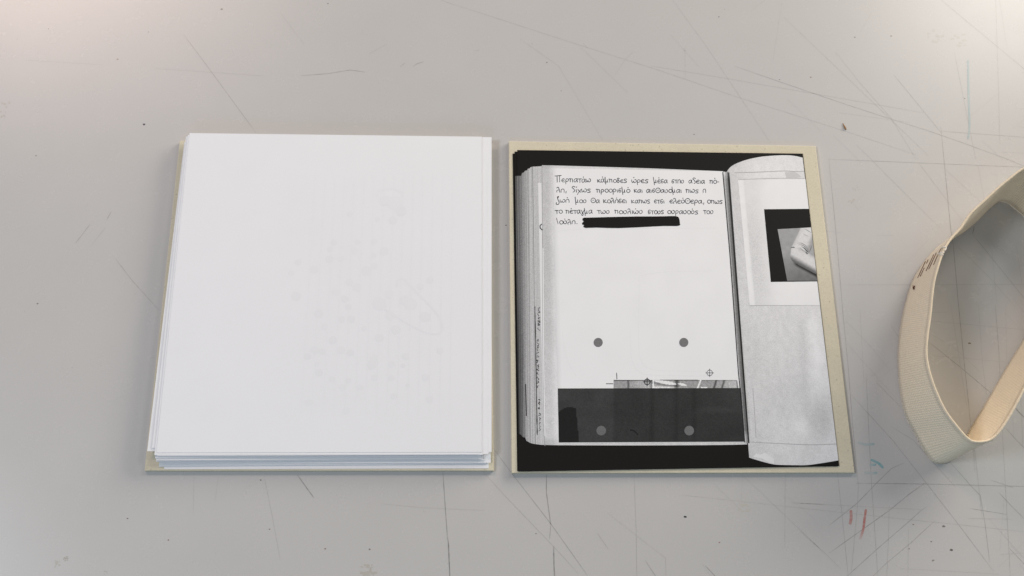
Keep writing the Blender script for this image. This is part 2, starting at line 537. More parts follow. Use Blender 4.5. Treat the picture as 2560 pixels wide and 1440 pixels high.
MARK = [
    ('blue', 5, (2420, 150), (2422, 250), (2424, 314), (2420, 348), 'long pale blue pen line at the upper right of the table', .45),
    ('blue', 6, (2144, 1106), (2165, 1111), (2186, 1110), 'short blue pen dash nearest the right board', .6),
    ('blue', 6.5, (2177, 1149), (2196, 1158), (2208, 1170), 'slanting blue pen stroke', 1.0),
    ('blue', 6, (2174, 1162), (2190, 1162), 'small blue pen dash touching the slanting stroke', .95),
    ('blue', 6.5, (2161, 1181), (2178, 1183), (2193, 1182), 'lowest blue pen dash', .55),
    ('red', 7, (2127, 1275), (2128, 1294), (2125, 1311), 'shorter red pen stroke', .85),
    ('red', 6, (2165, 1273), (2161, 1301), (2158, 1324), (2150, 1348), 'longer red pen stroke with a fading tail', 1.0),
]
for i, (c, w, *rest) in enumerate(MARK):
    *pts, lab, a = rest
    full = (.44, .80, .86) if c == 'blue' else (.86, .42, .38)
    mb = MB()

    def colf(i, n, full=full, a=a, lab=lab):
        t = i / max(1, n - 1)
        q = a * random.uniform(.75, 1.1)
        if 'tail' in lab:
            q *= 1 - .75 * sst(.65, 1, t)
        if 'dash' in lab:
            q *= .55 + .7 * sst(.6, 1, t)
        return tuple(1 - (1 - x) * q for x in full)
    ribbon(mb, resample(smooth_line(pts, 5), 3), w, 0.00006 + i * 1e-6, colf, wf=lambda i, n: random.uniform(.88, 1.08) * (.6 if i in (0, n - 1) else 1))
    o = mb.build('pen_mark', M_SCRATCH, table)
    o['label'] = lab

# ------------------------------------------------------------------ boards
BT = 0.0025


def slab(mb, corners, z0, z1, bev=0.0):
    top = [P(x, y, z1) for x, y in corners]
    cen = sum(top, Vector()) / 4
    lo = [Vector((p.x, p.y, z0)) for p in top]
    mid = [Vector((p.x, p.y, z1 - bev)) for p in top]
    tp = [p + (cen - p).normalized() * bev * 1.4 for p in top]
    rings = [[mb.vert(p) for p in r] for r in (lo, mid, tp)]
    n = 4
    for a, b in zip(rings, rings[1:]):
        for i in range(n):
            mb.f.append([a[i], a[(i + 1) % n], b[(i + 1) % n], b[i]])
    mb.f.append(rings[-1])
    mb.f.append(rings[0][::-1])
    return cen


LB = [(361, 1177), (1234, 1177), (1222, 352), (449, 352)]
RB = [(1279, 1183), (2137, 1182), (2039, 365), (1272, 353)]
for cs, lab in ((LB, 'beige greyboard cover lying under the loose stack of white paper'),
                (RB, 'beige greyboard cover lying under the black and white notebook print')):
    mb = MB()
    c = slab(mb, cs, 0.00005, BT, 0.0003)
    tag(mb.build('board_cover', M_BOARD, origin=(c.x, c.y, 0)), lab, 'board')

# ------------------------------------------------------------------ loose white sheets
TOPZ = BT + 0.0046
TH_P = 0.00011
TL, TR, BR_, BL_ = (P(*q, TOPZ) for q in ((474, 333), (1204, 342), (1204, 1130), (391, 1131.5)))
D0 = (BR_ - BL_).normalized()
U0 = Vector((-D0.y, D0.x, 0))
SHAPE = [((p - BL_).dot(D0), (p - BL_).dot(U0)) for p in (BL_, BR_, TR, TL)]   # the common outline of the sheets
SW = SHAPE[1][0]


def sheet(name, anchor, side, other, z, wave, upper=None, mat=M_PAPER, parent=None, nx=16, ny=16):
    """one sheet of the common outline: anchored at a lower corner, turned along its lower edge; wave(u,v) lifts it"""
    a, b = P(*anchor, z), P(*other, z)
    d = (b - a).normalized() if side == 'L' else (a - b).normalized()
    up = U0.copy()
    o = a if side == 'L' else a - d * SW
    if upper:      # where the upper corner on the anchored side ends
        q = SHAPE[3] if side == 'L' else (SHAPE[2][0] - SW, SHAPE[2][1])
        up = (P(*upper, z) - a - d * q[0]) / q[1]
    mb = MB()
    g = []
    for lvl in (1, 0):
        for j in range(ny + 1):
            for i in range(nx + 1):
                u, v_ = i / nx, j / ny
                k = ((1 - u) * (1 - v_), u * (1 - v_), u * v_, (1 - u) * v_)
                lx, ly = sum(w * q[0] for w, q in zip(k, SHAPE)), sum(w * q[1] for w, q in zip(k, SHAPE))
                p = o + d * lx + up * ly
                p.z = z + wave(u, v_) - (0 if lvl else TH_P)
                g.append(mb.vert(p))
    n = (nx + 1) * (ny + 1)
    for j in range(ny):
        for i in range(nx):
            k = j * (nx + 1) + i
            mb.f.append([g[k], g[k + 1], g[k + nx + 2], g[k + nx + 1]])
            mb.f.append([g[n + k], g[n + k + nx + 1], g[n + k + nx + 2], g[n + k + 1]])
    rim = [i for i in range(nx + 1)] + [j * (nx + 1) + nx for j in range(1, ny + 1)] + \
          [ny * (nx + 1) + i for i in range(nx - 1, -1, -1)] + [j * (nx + 1) for j in range(ny - 1, 0, -1)]
    for p_, q_ in zip(rim, rim[1:] + rim[:1]):
        mb.f.append([g[p_], g[n + p_], g[n + q_], g[q_]])
    c = o + d * (SW / 2) + up * (SHAPE[3][1] / 2)
    return mb.build(name, mat, origin=(c.x, c.y, z))


FILL = 'plain white sheet inside the left stack with only its lower edge showing'
STACK = [  # anchor corner, which lower corner, another point of the lower edge, gap above (mm), label
    ((410, 1173), 'L', (1208, 1171), .10, 'lowest white sheet of the left stack, its lower edge nearest the board edge'),
    ((397, 1167), 'L', (1213, 1158), .30, 'white sheet whose lower left corner peeks out just above the lowest sheet'),
    ((404, 1164.5), 'L', (1212, 1160), .10, None),
    ((407, 1161), 'L', (1210, 1158), .16, None),
    ((1227, 1157), 'R', (420, 1160), .10, 'white sheet whose lower right corner reaches furthest right beside the bare board corner'),
    ((400, 1158), 'L', (1212, 1152), .14, None),
    ((1213, 1151), 'R', (391, 1156), .25, None),
    ((391, 1155), 'L', (1206, 1150), .30, 'white sheet with the second lowest corner step at the lower left of the stack'),
    ((392, 1152.5), 'L', (1205, 1146.5), .12, None),
    ((395, 1150), 'L', (1204, 1147), .10, None),
    ((1204, 1147), 'R', (391, 1152), .18, None),
    ((1203, 1143), 'R', (389, 1146), .12, None),
    ((368, 1128), 'L', (1182, 1127), .06, 'white sheet sticking out furthest left over the bare board strip', (461, 355)),
    ((1221, 1135), 'R', (400, 1136), .06, 'white sheet forming the inner of two white strips along the right side of the stack', (1218, 352)),
    ((1229, 1130), 'R', (410, 1132), .06, None, (1229, 343)),
    ((380, 1120), 'L', (1192, 1119), .06, 'white sheet with the higher of the two left corner steps', (465, 341)),
    ((389, 1147), 'L', (1202, 1136), .12, 'white sheet whose lower edge slants upward to the right near the top of the stack'),
    ((1207, 1137), 'R', (388, 1140), .05, None),
    ((386, 1137.5), 'L', (1204, 1136), .05, 'second white sheet from the top, a narrow strip showing below the top sheet'),
    ((391, 1131.5), 'L', (1203, 1130), 0, 'topmost blank white sheet with faint print showing through from behind'),
]
order = list(STACK)
# the outer right strip lies below the inner one
order[13], order[14] = order[14], order[13]
order[13] = order[13][:4] + ('white sheet reaching furthest right at the top, under the inner white strip', order[13][5])
# the sheet with the slanting edge closes the loose lower part; the sheets above it lie tight
order.insert(12, order.pop(16))
full = order
n_loose = 12
z = BT + TH_P + 0.0001
acc = []
sheets = []
flat = None
for i, s in enumerate(full):
    if i <= n_loose:
        acc_now = list(acc)

        def wave(u, v_, acc_now=acc_now):
            return sum(A * (0.5 + 0.5 * math.sin(Fq * u + Ph)) * (1 - .75 * v_) for A, Fq, Ph in acc_now)
        o = sheet('paper_sheet', s[0], s[1], s[2], z, wave)
        z += TH_P + s[3] / 1000 * .6
        acc.append((s[3] / 1000 * 1.1, random.uniform(1.5, 4.0), random.uniform(0, 6.28)))
    else:
        if flat is None:
            flat = max(vv.co.z + q.location.z for q in sheets for vv in q.data.vertices) + TH_P + 0.00003
        o = sheet('paper_sheet', s[0], s[1], s[2], flat, lambda u, v_: 0, s[5] if len(s) > 5 else None)
        TOPZ = flat
        flat += TH_P + 0.00004
    tag(o, s[4] or FILL, 'paper', 'loose white sheets stacked on the left board')
    sheets.append(o)
print('stack height mm', (TOPZ - BT) * 1000)
top_sheet = sheets[-1]

# print that shows through the topmost sheet
gm = MB()
ZT = TOPZ + 0.00002
PT = 0.972


def ghost(x, y):      # from the enlarged detail to the photo
    return 560 + x / 2.058, 400 + y / 2.058


PA = (0.815, 0.815, 0.825)
gt = tuple(c * PT for c in PA)
gl = tuple(c * .995 for c in PA)
for i, (a, b) in enumerate(((470, 395), (522, 450), (572, 508), (622, 565), (670, 620), (722, 675), (772, 728), (824, 783), (875, 836), (925, 890), (975, 945), (1024, 1000), (1075, 1056), (1125, 1110), (1176, 1163))):
    ribbon(gm, [ghost(a, 80), ghost((a + b) / 2, 700), ghost(b, 1310)], 1.6, ZT, lambda i, n: gl)
zz = ZT
for x, y, r in ((565, 425, 17), (545, 460, 16), (542, 510, 21), (602, 508, 18), (465, 563, 22), (383, 525, 18), (345, 582, 16), (686, 422, 15), (670, 465, 19), (775, 418, 16), (825, 470, 24),
                (770, 490, 16), (735, 570, 28), (775, 545, 18), (645, 630, 20), (685, 655, 24), (572, 680, 20), (620, 715, 20), (640, 755, 18), (488, 790, 24), (518, 858, 20), (605, 822, 18), (655, 820, 22),
                (800, 740, 38), (850, 690, 24), (855, 800, 26), (885, 872, 26), (800, 915, 24), (722, 868, 14), (560, 928, 22), (465, 978, 22), (430, 1010, 20), (508, 985, 18), (600, 980, 22), (650, 992, 20),
                (480, 1050, 16), (488, 1095, 22), (555, 1128, 18), (640, 1135, 16), (610, 1172, 18), (700, 1172, 18), (775, 1120, 18), (760, 1055, 26), (775, 1020, 20), (865, 1050, 18), (862, 1122, 17), (935, 1010, 20),
                (920, 1058, 12), (945, 1160, 12), (1038, 1118, 20), (1112, 982, 17), (1060, 1232, 20), (872, 1215, 18), (630, 1290, 20), (435, 1248, 20), (370, 700, 26), (880, 220, 40), (830, 210, 30), (870, 310, 24), (910, 265, 28),
                (790, 305, 14), (645, 278, 14), (960, 740, 34), (1035, 808, 30), (930, 720, 26), (1010, 650, 18), (1060, 618, 18)):
    zz += 2e-7
    gx, gy = ghost(x, y)
    k = random.uniform(.968, .984)
    disc(gm, gx, gy, r / 2.1, r / 2.25, zz, tuple(c * k for c in PA), n=16, wob=.12)
ribbon(gm, smooth_line([ghost(*q) for q in ((890, 650), (895, 620), (925, 615), (990, 680), (1080, 770), (1125, 850), (1110, 890), (1050, 890), (960, 850), (880, 800), (820, 760))], 6), 4.5, zz + 1e-6, lambda i, n: tuple(c * .984 for c in PA))
ribbon(gm, smooth_line([ghost(*q) for q in ((785, 185), (800, 158), (860, 148), (910, 165), (918, 190))], 5), 3, zz + 1e-6, lambda i, n: gl)
tag(gm.build('show_through_print', M_INK, top_sheet), kind='stuff')

# ------------------------------------------------------------------ the printed sheets on the right board
Z1, Z2, Z3 = BT + 0.00022, BT + 0.0004, BT + 0.0007


def printed(corners, zt, th, name, lab):
    mb = MB()
    slab(mb, corners, zt - th, zt, 0.0)
    c = sum((P(x, y, zt) for x, y in corners), Vector()) / 4
    o = mb.build(name, M_BLACK, origin=(c.x, c.y, zt))
    return tag(o, lab, 'paper', 'printed sheets on the right board')


printed([(1293, 1177), (2094, 1166), (2002, 392), (1281.5, 384)], Z1, TH_P, 'printed_sheet', 'lowest black printed sheet, its corner showing furthest left beside the notebook print')
printed([(1294.5, 1178), (2096, 1165), (2004, 387), (1286.5, 379)], Z2, TH_P, 'printed_sheet', 'black printed sheet just under the notebook print, a thin rim at its upper left')
QC = [(1296, 1179), (2098, 1165), (2007, 384), (1293, 375)]
sheet_o = printed(QC, Z3, TH_P, 'printed_sheet', 'top sheet printed with an open notebook, Greek handwriting and a cropped arm photo')
ZP = Z3 + 0.00003
LAY = 0.000012


def lay(k):
    return ZP + k * LAY


def page_edge_x(y):      # right edge of the sheet
    return 2007 + (2098 - 2007) * (y - 384) / (1165 - 384)


GR = lambda t: 0.34 * max(0, 1 - abs(t - 120) / 130) + .03

# page edges of the notebook at the left
pb = MB()
top = [(1288, 440), (1303, 439.5), (1305, 433), (1311, 430), (1312, 427), (1318, 426), (1319, 422), (1325, 421), (1326, 418), (1333, 416.5), (1336, 416.5), (1355, 415.5)]
bot = [(1297, 1085), (1303, 1087), (1306, 1092), (1313, 1094), (1316, 1102), (1320, 1104), (1325, 1107), (1332, 1109), (1338, 1110), (1345, 1111), (1352, 1112), (1362, 1112)]
stripes = [(.03, .02, 60), (.10, .03, 85), (.19, .02, 70), (.24, .015, 80), (.33, .012, 110), (.43, .010, 120), (.52, .012, 70), (.55, .01, 120), (.70, .012, 80), (.80, .01, 165), (.37, .008, 95), (.475, .008, 120), (.61, .008, 130), (.66, .007, 110), (.76, .007, 140), (.29, .01, 90), (.15, .01, 70)]


def edges_tone(u, v, x, y):
    t = 104 + 52 * sst(.0, .32, u) + 30 * sst(.3, .6, u)
    t += 10 * (vnoise(u * 60, v * 2, 3) - .5) * 3 * (1 - .5 * u)
    for c, w, d in stripes:
        a = max(0, 1 - abs(u - c - .01 * math.sin(v * 5)) / w)
        t -= (t - d) * a * (.75 + .25 * vnoise(v * 20, c * 50, 5))
    if u < .3:
        t -= 28 * sst(.3, .75, v) * (1 - u / .3)
    return t


patch(pb, top, bot, 110, 34, lay(1), edges_tone, GR)
patch(pb, [(1345, 457), (1354, 457)], [(1358, 1060), (1362, 1060)], 3, 10, lay(2), lambda u, v, x, y: 214, .02)
ribbon(pb, smooth_line([(1337.5, 766), (1339, 850), (1341, 970), (1343, 1087)], 8), 2.4, lay(3), lambda i, n: ink(34), .2, wf=lambda i, n: random.uniform(.6, 1.1) * (.8 + .5 * i / n))
ribbon(pb, [(1314, 960), (1316, 1040)], 2.6, lay(3), lambda i, n: ink(40), .2)
pb.build('printed_page_edges', M_INK, sheet_o)
hb = MB()
random.seed(11)
for y0_, y1_, x_ in ((768, 822, 1347), (848, 965, 1344.5), (998, 1022, 1348), (1032, 1074, 1348.5)):
    y = y0_
    while y < y1_:
        ps = [(x_ + random.uniform(-3, 3) + (y - y0_) * .01, y + random.uniform(-1, 1)) for _ in range(1)]
        for k in range(4):
            ps.append((x_ + random.uniform(-3.2, 3.2), y + (k + 1) * random.uniform(1, 2.2)))
        ribbon(hb, smooth_line(ps, 3), random.uniform(1.0, 1.9), lay(4), lambda i, n: ink(50), .1)
        y += random.uniform(7, 12)
ribbon(hb, smooth_line([(1355, 560), (1350.5, 564), (1351, 570), (1356, 575)], 4), 2.0, lay(12), lambda i, n: ink(25))
tag(hb.build('vertical_scribble', M_INK, sheet_o), kind='stuff')

# the left hand page
lp = MB()


def page_tone(u, v, x, y):
    t = 186 + 26 * sst(.025, .07, u) + 8 * (vnoise(x / 9, y / 9, 1) - .5) + 10 * (vnoise(x / 60, y / 60, 2) - .5)
    if v > .985 or v < .012:
        t -= 14
    return t + 12 * sst(.55, .9, v) * (1 - sst(.0, .1, u))


patch(lp, smooth_line([(1355, 413), (1400, 414), (1600, 420), (1780, 427), (1806, 428.5), (1814, 433)], 4), smooth_line([(1362, 1112), (1400, 1113), (1600, 1113.5), (1800, 1112.5), (1868, 1111)], 4), 90, 70, lay(2), page_tone, GR)
ribbon(lp, smooth_line([(1355, 413), (1356, 600), (1357.5, 900), (1360.5, 1095), (1364, 1110)], 6), 1.2, lay(3), lambda i, n: ink(150))
ribbon(lp, smooth_line([(1357.5, 620), (1359, 900), (1362, 1090)], 6), 2, lay(4), lambda i, n: ink(226))
# pasted white paper, running to the thin black line
wl, wr = lambda v: 1381 + 14 * v, lambda v: 1807 + 40 * v
patch(lp, [(1382, 421), (1807, 428)], [(1394, 971), (1852, 970)], 40, 30, lay(5), lambda u, v, x, y: 222 - 12 * (1 - sst(0, .025, u)) + 3 * (vnoise(x / 40, y / 40, 8) - .5), .012)
for q in ([(1575, 830), (1580, 900), (1600, 930), (1640, 938), (1800, 940)], [(1598, 690), (1597, 860), (1605, 905), (1640, 925), (1770, 928)], [(1406, 830), (1415, 890), (1440, 940)], [(1390, 578), (1490, 572), (1790, 570)], [(1600, 690), (1660, 680), (1780, 677)]):
    ribbon(lp, smooth_line(q, 6), 1.3, lay(6), lambda i, n: ink(219))
ribbon(lp, [(1807, 430), (1825, 640), (1846, 930), (1855, 1020), (1862, 1106)], 2.2, lay(9), lambda i, n: ink(30), wf=lambda i, n: random.uniform(.8, 1.1))
lp.build('printed_left_page', M_INK, sheet_o)

# gutter and right hand page
rp = MB()


def gutter(u, v, x, y):
    d = 168 - 60 * sst(.15, .5, u) + 30 * max(0, 1 - abs(u - .5) / .15) - 40 * v
    d = d * (1 - sst(.62, .78, u)) + 26 * sst(.62, .78, u)
    if u > .93:
        d += (170 - d) * sst(.93, 1, u)
    return max(d + 24 * (vnoise(u * 14, v * 3, 9) - .5), 20) + (70 * (1 - u) if v > .97 else 0) + (40 if v < .02 else 0)


patch(rp, [(1807.5, 429), (1824, 431)], [(1863, 1108), (1874, 1108)], 26, 40, lay(8), gutter, GR)


def right_tone(u, v, x, y):
    t = 200 + 9 * sst(.05, .5, u) - 38 * (1 - sst(0, .055, u)) * (1 if y < 1080 else .2)
    t += 16 * (vnoise(x / 70, y / 110, 21) - .5) + 10 * (vnoise(x / 8, y / 8, 22) - .5)
    s = .70 + .1 * math.sin(v * 9)
    if v > .48:
        a = sst(.48, .56, v)
        t += a * 12 * max(0, 1 - abs(u - .9) / .18) * (1 - sst(.70, .80, v))
        t -= a * 10 * max(0, 1 - abs(u - .74 - .03 * math.sin(v * 14)) / .09) * (1 - sst(.80, .9, v))
        t -= 22 * max(0, 1 - math.hypot((u - .88) / .2, (v - .86) / .09))
        t += 14 * max(0, 1 - math.hypot((u - .62) / .16, (v - .88) / .05))
    return t


patch(rp, smooth_line([(1816, 430), (1828, 416), (1850, 405), (1880, 396), (1915, 390.5), (1960, 388), (1985, 389.5), (2006.5, 394)], 4),
      smooth_line([(1873, 1144), (1895, 1151), (1925, 1159), (1945, 1162), (1990, 1163), (2020, 1162.5), (2060, 1157), (2096, 1151)], 4), 64, 110, lay(7), right_tone, GR)
for q, c in (([(1836, 432), (1900, 430), (1960, 427.5), (1995, 429), (2010, 428)], 165), ([(1846, 449), (1930, 446), (2012, 446)], 178), ([(1876, 1105), (1950, 1109), (2030, 1112), (2091, 1110)], 165),
             ([(1882, 970), (1887, 1040), (1890, 1095)], 172), ([(1874, 764), (1960, 763.5), (2050, 763)], 172)):
    ribbon(rp, smooth_line(q, 6), 1.6, lay(9), lambda i, n, c=c: ink(c), .12)
rp.poly([P(x, y, lay(9)) for x, y in ((1883, 1142), (1890, 1134), (1902, 1137), (1912, 1131), (1934, 1147), (1936, 1158), (1925, 1157), (1905, 1146))], ink(214), .04)
rp.poly([P(x, y, lay(9)) for x, y in ((1962, 431), (1985, 429), (1995, 434), (2003, 442), (1985, 446), (1966, 444))], ink(190), .1)
rp.build('printed_right_page', M_INK, sheet_o)

iw = MB()


def insert_tone(u, v, x, y):
    t = 222
    t -= 18 * sst(.06, .09, u) * max(0, 1 - sst(.12, .5, u)) * (.6 + .5 * sst(.1, .5, v) * (1 - .4 * sst(.75, 1, v)))
    return t + 6 * (vnoise(x / 12, y / 12, 30) - .5) * (1 - u)


patch(iw, [(1845, 450), (2013.5, 447)], [(1874, 763), (2049.5, 763)], 44, 40, lay(10), insert_tone, lambda t: .02 + .012 * max(0, 216 - t))
iw.build('printed_insert', M_INK, sheet_o)
ib = MB()
ib.poly([P(x, y, lay(11)) for x, y in ((1910, 523), (1927, 705), (page_edge_x(703.5) - .8, 703.5), (page_edge_x(522) - .8, 522))])
ib.build('black_mount', M_BLACK, sheet_o)

# the cropped photo of an arm
ap = MB()


def seg(px, py, a, b, ra, rb):
    dx, dy = b[0] - a[0], b[1] - a[1]
    t = max(0, min(1, ((px - a[0]) * dx + (py - a[1]) * dy) / (dx * dx + dy * dy)))
    ex, ey = px - a[0] - dx * t, py - a[1] - dy * t
    s = (ex * -dy + ey * dx) / math.hypot(dx, dy)
    return math.hypot(ex, ey) - (ra + (rb - ra) * t), s / (ra + (rb - ra) * t), t


def arm_tone(u, v, x, y):
    bgd = 158 - 14 * vnoise(x / 10, y / 10, 40) - 34 * sst(.35, 1, v) - 10 * u * v
    if x > 2018 and 612 < y < 648:
        bgd = 158
    d2, s2, t2 = seg(x, y, (1995, 639), (2060, 677), 19.5, 17)
    d1, s1, t1 = seg(x, y, (2024, 570), (1999, 627), 20, 22)
    below = s2 > 0
    if below and d2 > 0:
        bgd -= 88 * (1 - sst(0, 9, d2)) * sst(1980, 1994, x)
    t = bgd
    if d1 < 1.2:
        a = 208 - 50 * sst(.35, 1.0, -s1) - 12 * sst(.5, 1, s1) - 9 * vnoise(x / 5, y / 5, 44)
        t += (a - t) * (1 - sst(-1.2, 1.2, d1))
    if d2 < 1.2:
        a = 206 - 112 * sst(.1, 1.02, s2) - 22 * sst(.5, 1, -s2) - 9 * vnoise(x / 4, y / 4, 41)
        t += (a - t) * (1 - sst(-1.5, 1.2, d2))
    return t


patch(ap, [(1944, 573), (page_edge_x(568.5) - .8, 568.5)], [(1968, 702), (page_edge_x(702) - .8, 702)], 84, 120, lay(12), arm_tone, .09)
for q, c, w in (([(1977, 620), (1982, 618), (1987, 619)], 40, 2.0), ([(1993, 608), (2003, 608), (2014, 614), (2022, 624)], 120, 1.6), ([(2003, 616), (2010, 620), (2019, 631)], 105, 1.8), ([(1999, 618), (2006, 625), (2017, 632)], 135, 1.5),
                ([(2011, 619), (2016, 626), (2021, 630)], 70, 2.6), ([(2004, 580), (2014, 588), (2026, 592)], 170, 1.6), ([(2014, 630), (2019, 635)], 60, 3), ([(1996, 612), (2006, 613), (2016, 620), (2022, 628)], 95, 1.5), ([(2008, 570), (2020, 577), (2030, 583)], 150, 1.8), ([(2021, 634), (2026, 624), (2031, 611)], 112, 2.2)):
    ribbon(ap, smooth_line(q, 5), w, lay(13), lambda i, n, c=c: ink(c - 5 + 50 * abs(2 * i / n - 1)), .05, wf=lambda i, n: .35 + .65 * math.sin(math.pi * (i + .5) / n))
ap.build('arm_photo', M_INK, sheet_o)

# the dark picture at the foot of the left page, with the light strip above it
dk = MB()


def dark_tone(u, v, x, y):
    t = 53 - 9 * sst(1530, 1538, x) + 6 * (vnoise(x / 30, y / 22, 50) - .5) + 5 * vnoise(x / 4, y / 4, 51)
    t += 10 * max(0, 1 - math.hypot((x - 1790) / 60, (y - 1025) / 12)) + 7 * sst(1780, 1850, x) * (1 - sst(1000, 1060, y))
    for c in (1630, 1690, 1735):
        t -= 7 * max(0, 1 - abs(x - c) / 9)
    if x < 1450:
        edge = 1420 + 26 * sst(1018, 1060, y) + 4 * (y - 1018) / 88 if y > 1018 else 0
        if y > 1018 + 12 * ((x - 1425) / 30) ** 2 and x < 1440 + 8 * (y - 1022) / 84:
            t = 24 + 3 * vnoise(x / 3, y / 3, 52)
    return t


patch(dk, [(1394.5, 971), (1853, 970)], [(1397, 1106), (1861.5, 1104)], 190, 62, lay(8), dark_tone, .28)
ribbon(dk, smooth_line([(1575, 1075), (1585, 1077), (1595, 1087)], 5), 4, lay(9), lambda i, n: ink(30))


def strip_tone(u, v, x, y):
    t = 150 + 30 * sst(1565, 1620, x) * (1 - sst(1625, 1632, x)) - 20 * sst(950, 956, y) * 0 + 24 * (vnoise(x / 3, y / 3, 60) - .5)
    t += 34 * sst(1780, 1840, x) - 40 * (1 - sst(950, 954, y))
    t -= 62 * max(0, 1 - abs(x - 1571) / 4.5)
    if 1630 < x < 1700:
        t -= 50 * max(0, 1 - abs(y - (953 + (x - 1632) * .16) - 4) / 5) - 20
        t += 46 * sst(964, 968, y)
    t -= 90 * max(0, 1 - abs(x - 1692) / 9)
    t -= 54 * max(0, 1 - abs(x - 1629 + 1) / 5)
    for c in (1791, 1811):
        t -= 90 * max(0, 1 - abs(x - c + (y - 950) * .3) / 4)
    d1 = abs(y - (951.5 + (x - 1634) * .16)) - 4.2 * max(0, 1 - ((x - 1665) / 34) ** 2)
    if 1632 < x < 1690 and d1 < 0:
        t = 222
    d2 = abs(y - (959 + (x - 1695) * .2)) - 3.2 * max(0, 1 - ((x - 1706) / 12) ** 2)
    if d2 < 0 and 1693 < x < 1719:
        t = 222
    if abs(x - 1633) < 1.7 or abs(x - (1752 - (y - 950) * .4)) < 2.2:
        t = 224
    if y > 967.5 and 1752 < x < 1768:
        t = 220
    return max(t, 38)


patch(dk, [(1534, 950), (1843, 950)], [(1534, 971), (1847, 970)], 230, 16, lay(7), strip_tone, .26)
ribbon(dk, [(1534, 950.5), (1630, 951)], 1.5, lay(8), lambda i, n: ink(50))
ribbon(dk, [(1650, 950), (1745, 950)], 1.4, lay(8), lambda i, n: ink(80))
dk.build('dark_picture', M_INK, sheet_o)
for cx, cy, r, t in ((1495.5, 856, 11.4, 112), (1709.5, 856, 11.4, 112), (1503, 1076.5, 12, 100), (1723, 1076.5, 12, 104)):
    mb = MB()
    disc(mb, cx, cy, r, r, lay(11), ink(t), .22)
    mb.build('printed_dot', M_INK, sheet_o)
for cx, cy, w in ((1774.3, 932, 1.05), (1618, 954.5, 1.8)):
    mb = MB()
    ribbon(mb, [(cx + 7 * math.cos(k * .2618), cy + 7 * math.sin(k * .2618)) for k in range(25)], w, lay(13), lambda i, n: ink(45))
    ribbon(mb, [(cx - 10.5, cy), (cx + 10.5, cy)], w, lay(14), lambda i, n: ink(45))
    ribbon(mb, [(cx, cy - 10.5), (cx, cy + 10.5)], w, lay(15), lambda i, n: ink(45))
    mb.build('registration_mark', M_INK, sheet_o)
for a, b in (((1541.5, 932), (1542.5, 948)), ((1515, 959.2), (1533, 959.2)), ((1842, 953), (1843.5, 970))):
    mb = MB()
    ribbon(mb, [a, b], 1.5, lay(12), lambda i, n: ink(50))
    mb.build('crop_mark', M_INK, sheet_o)

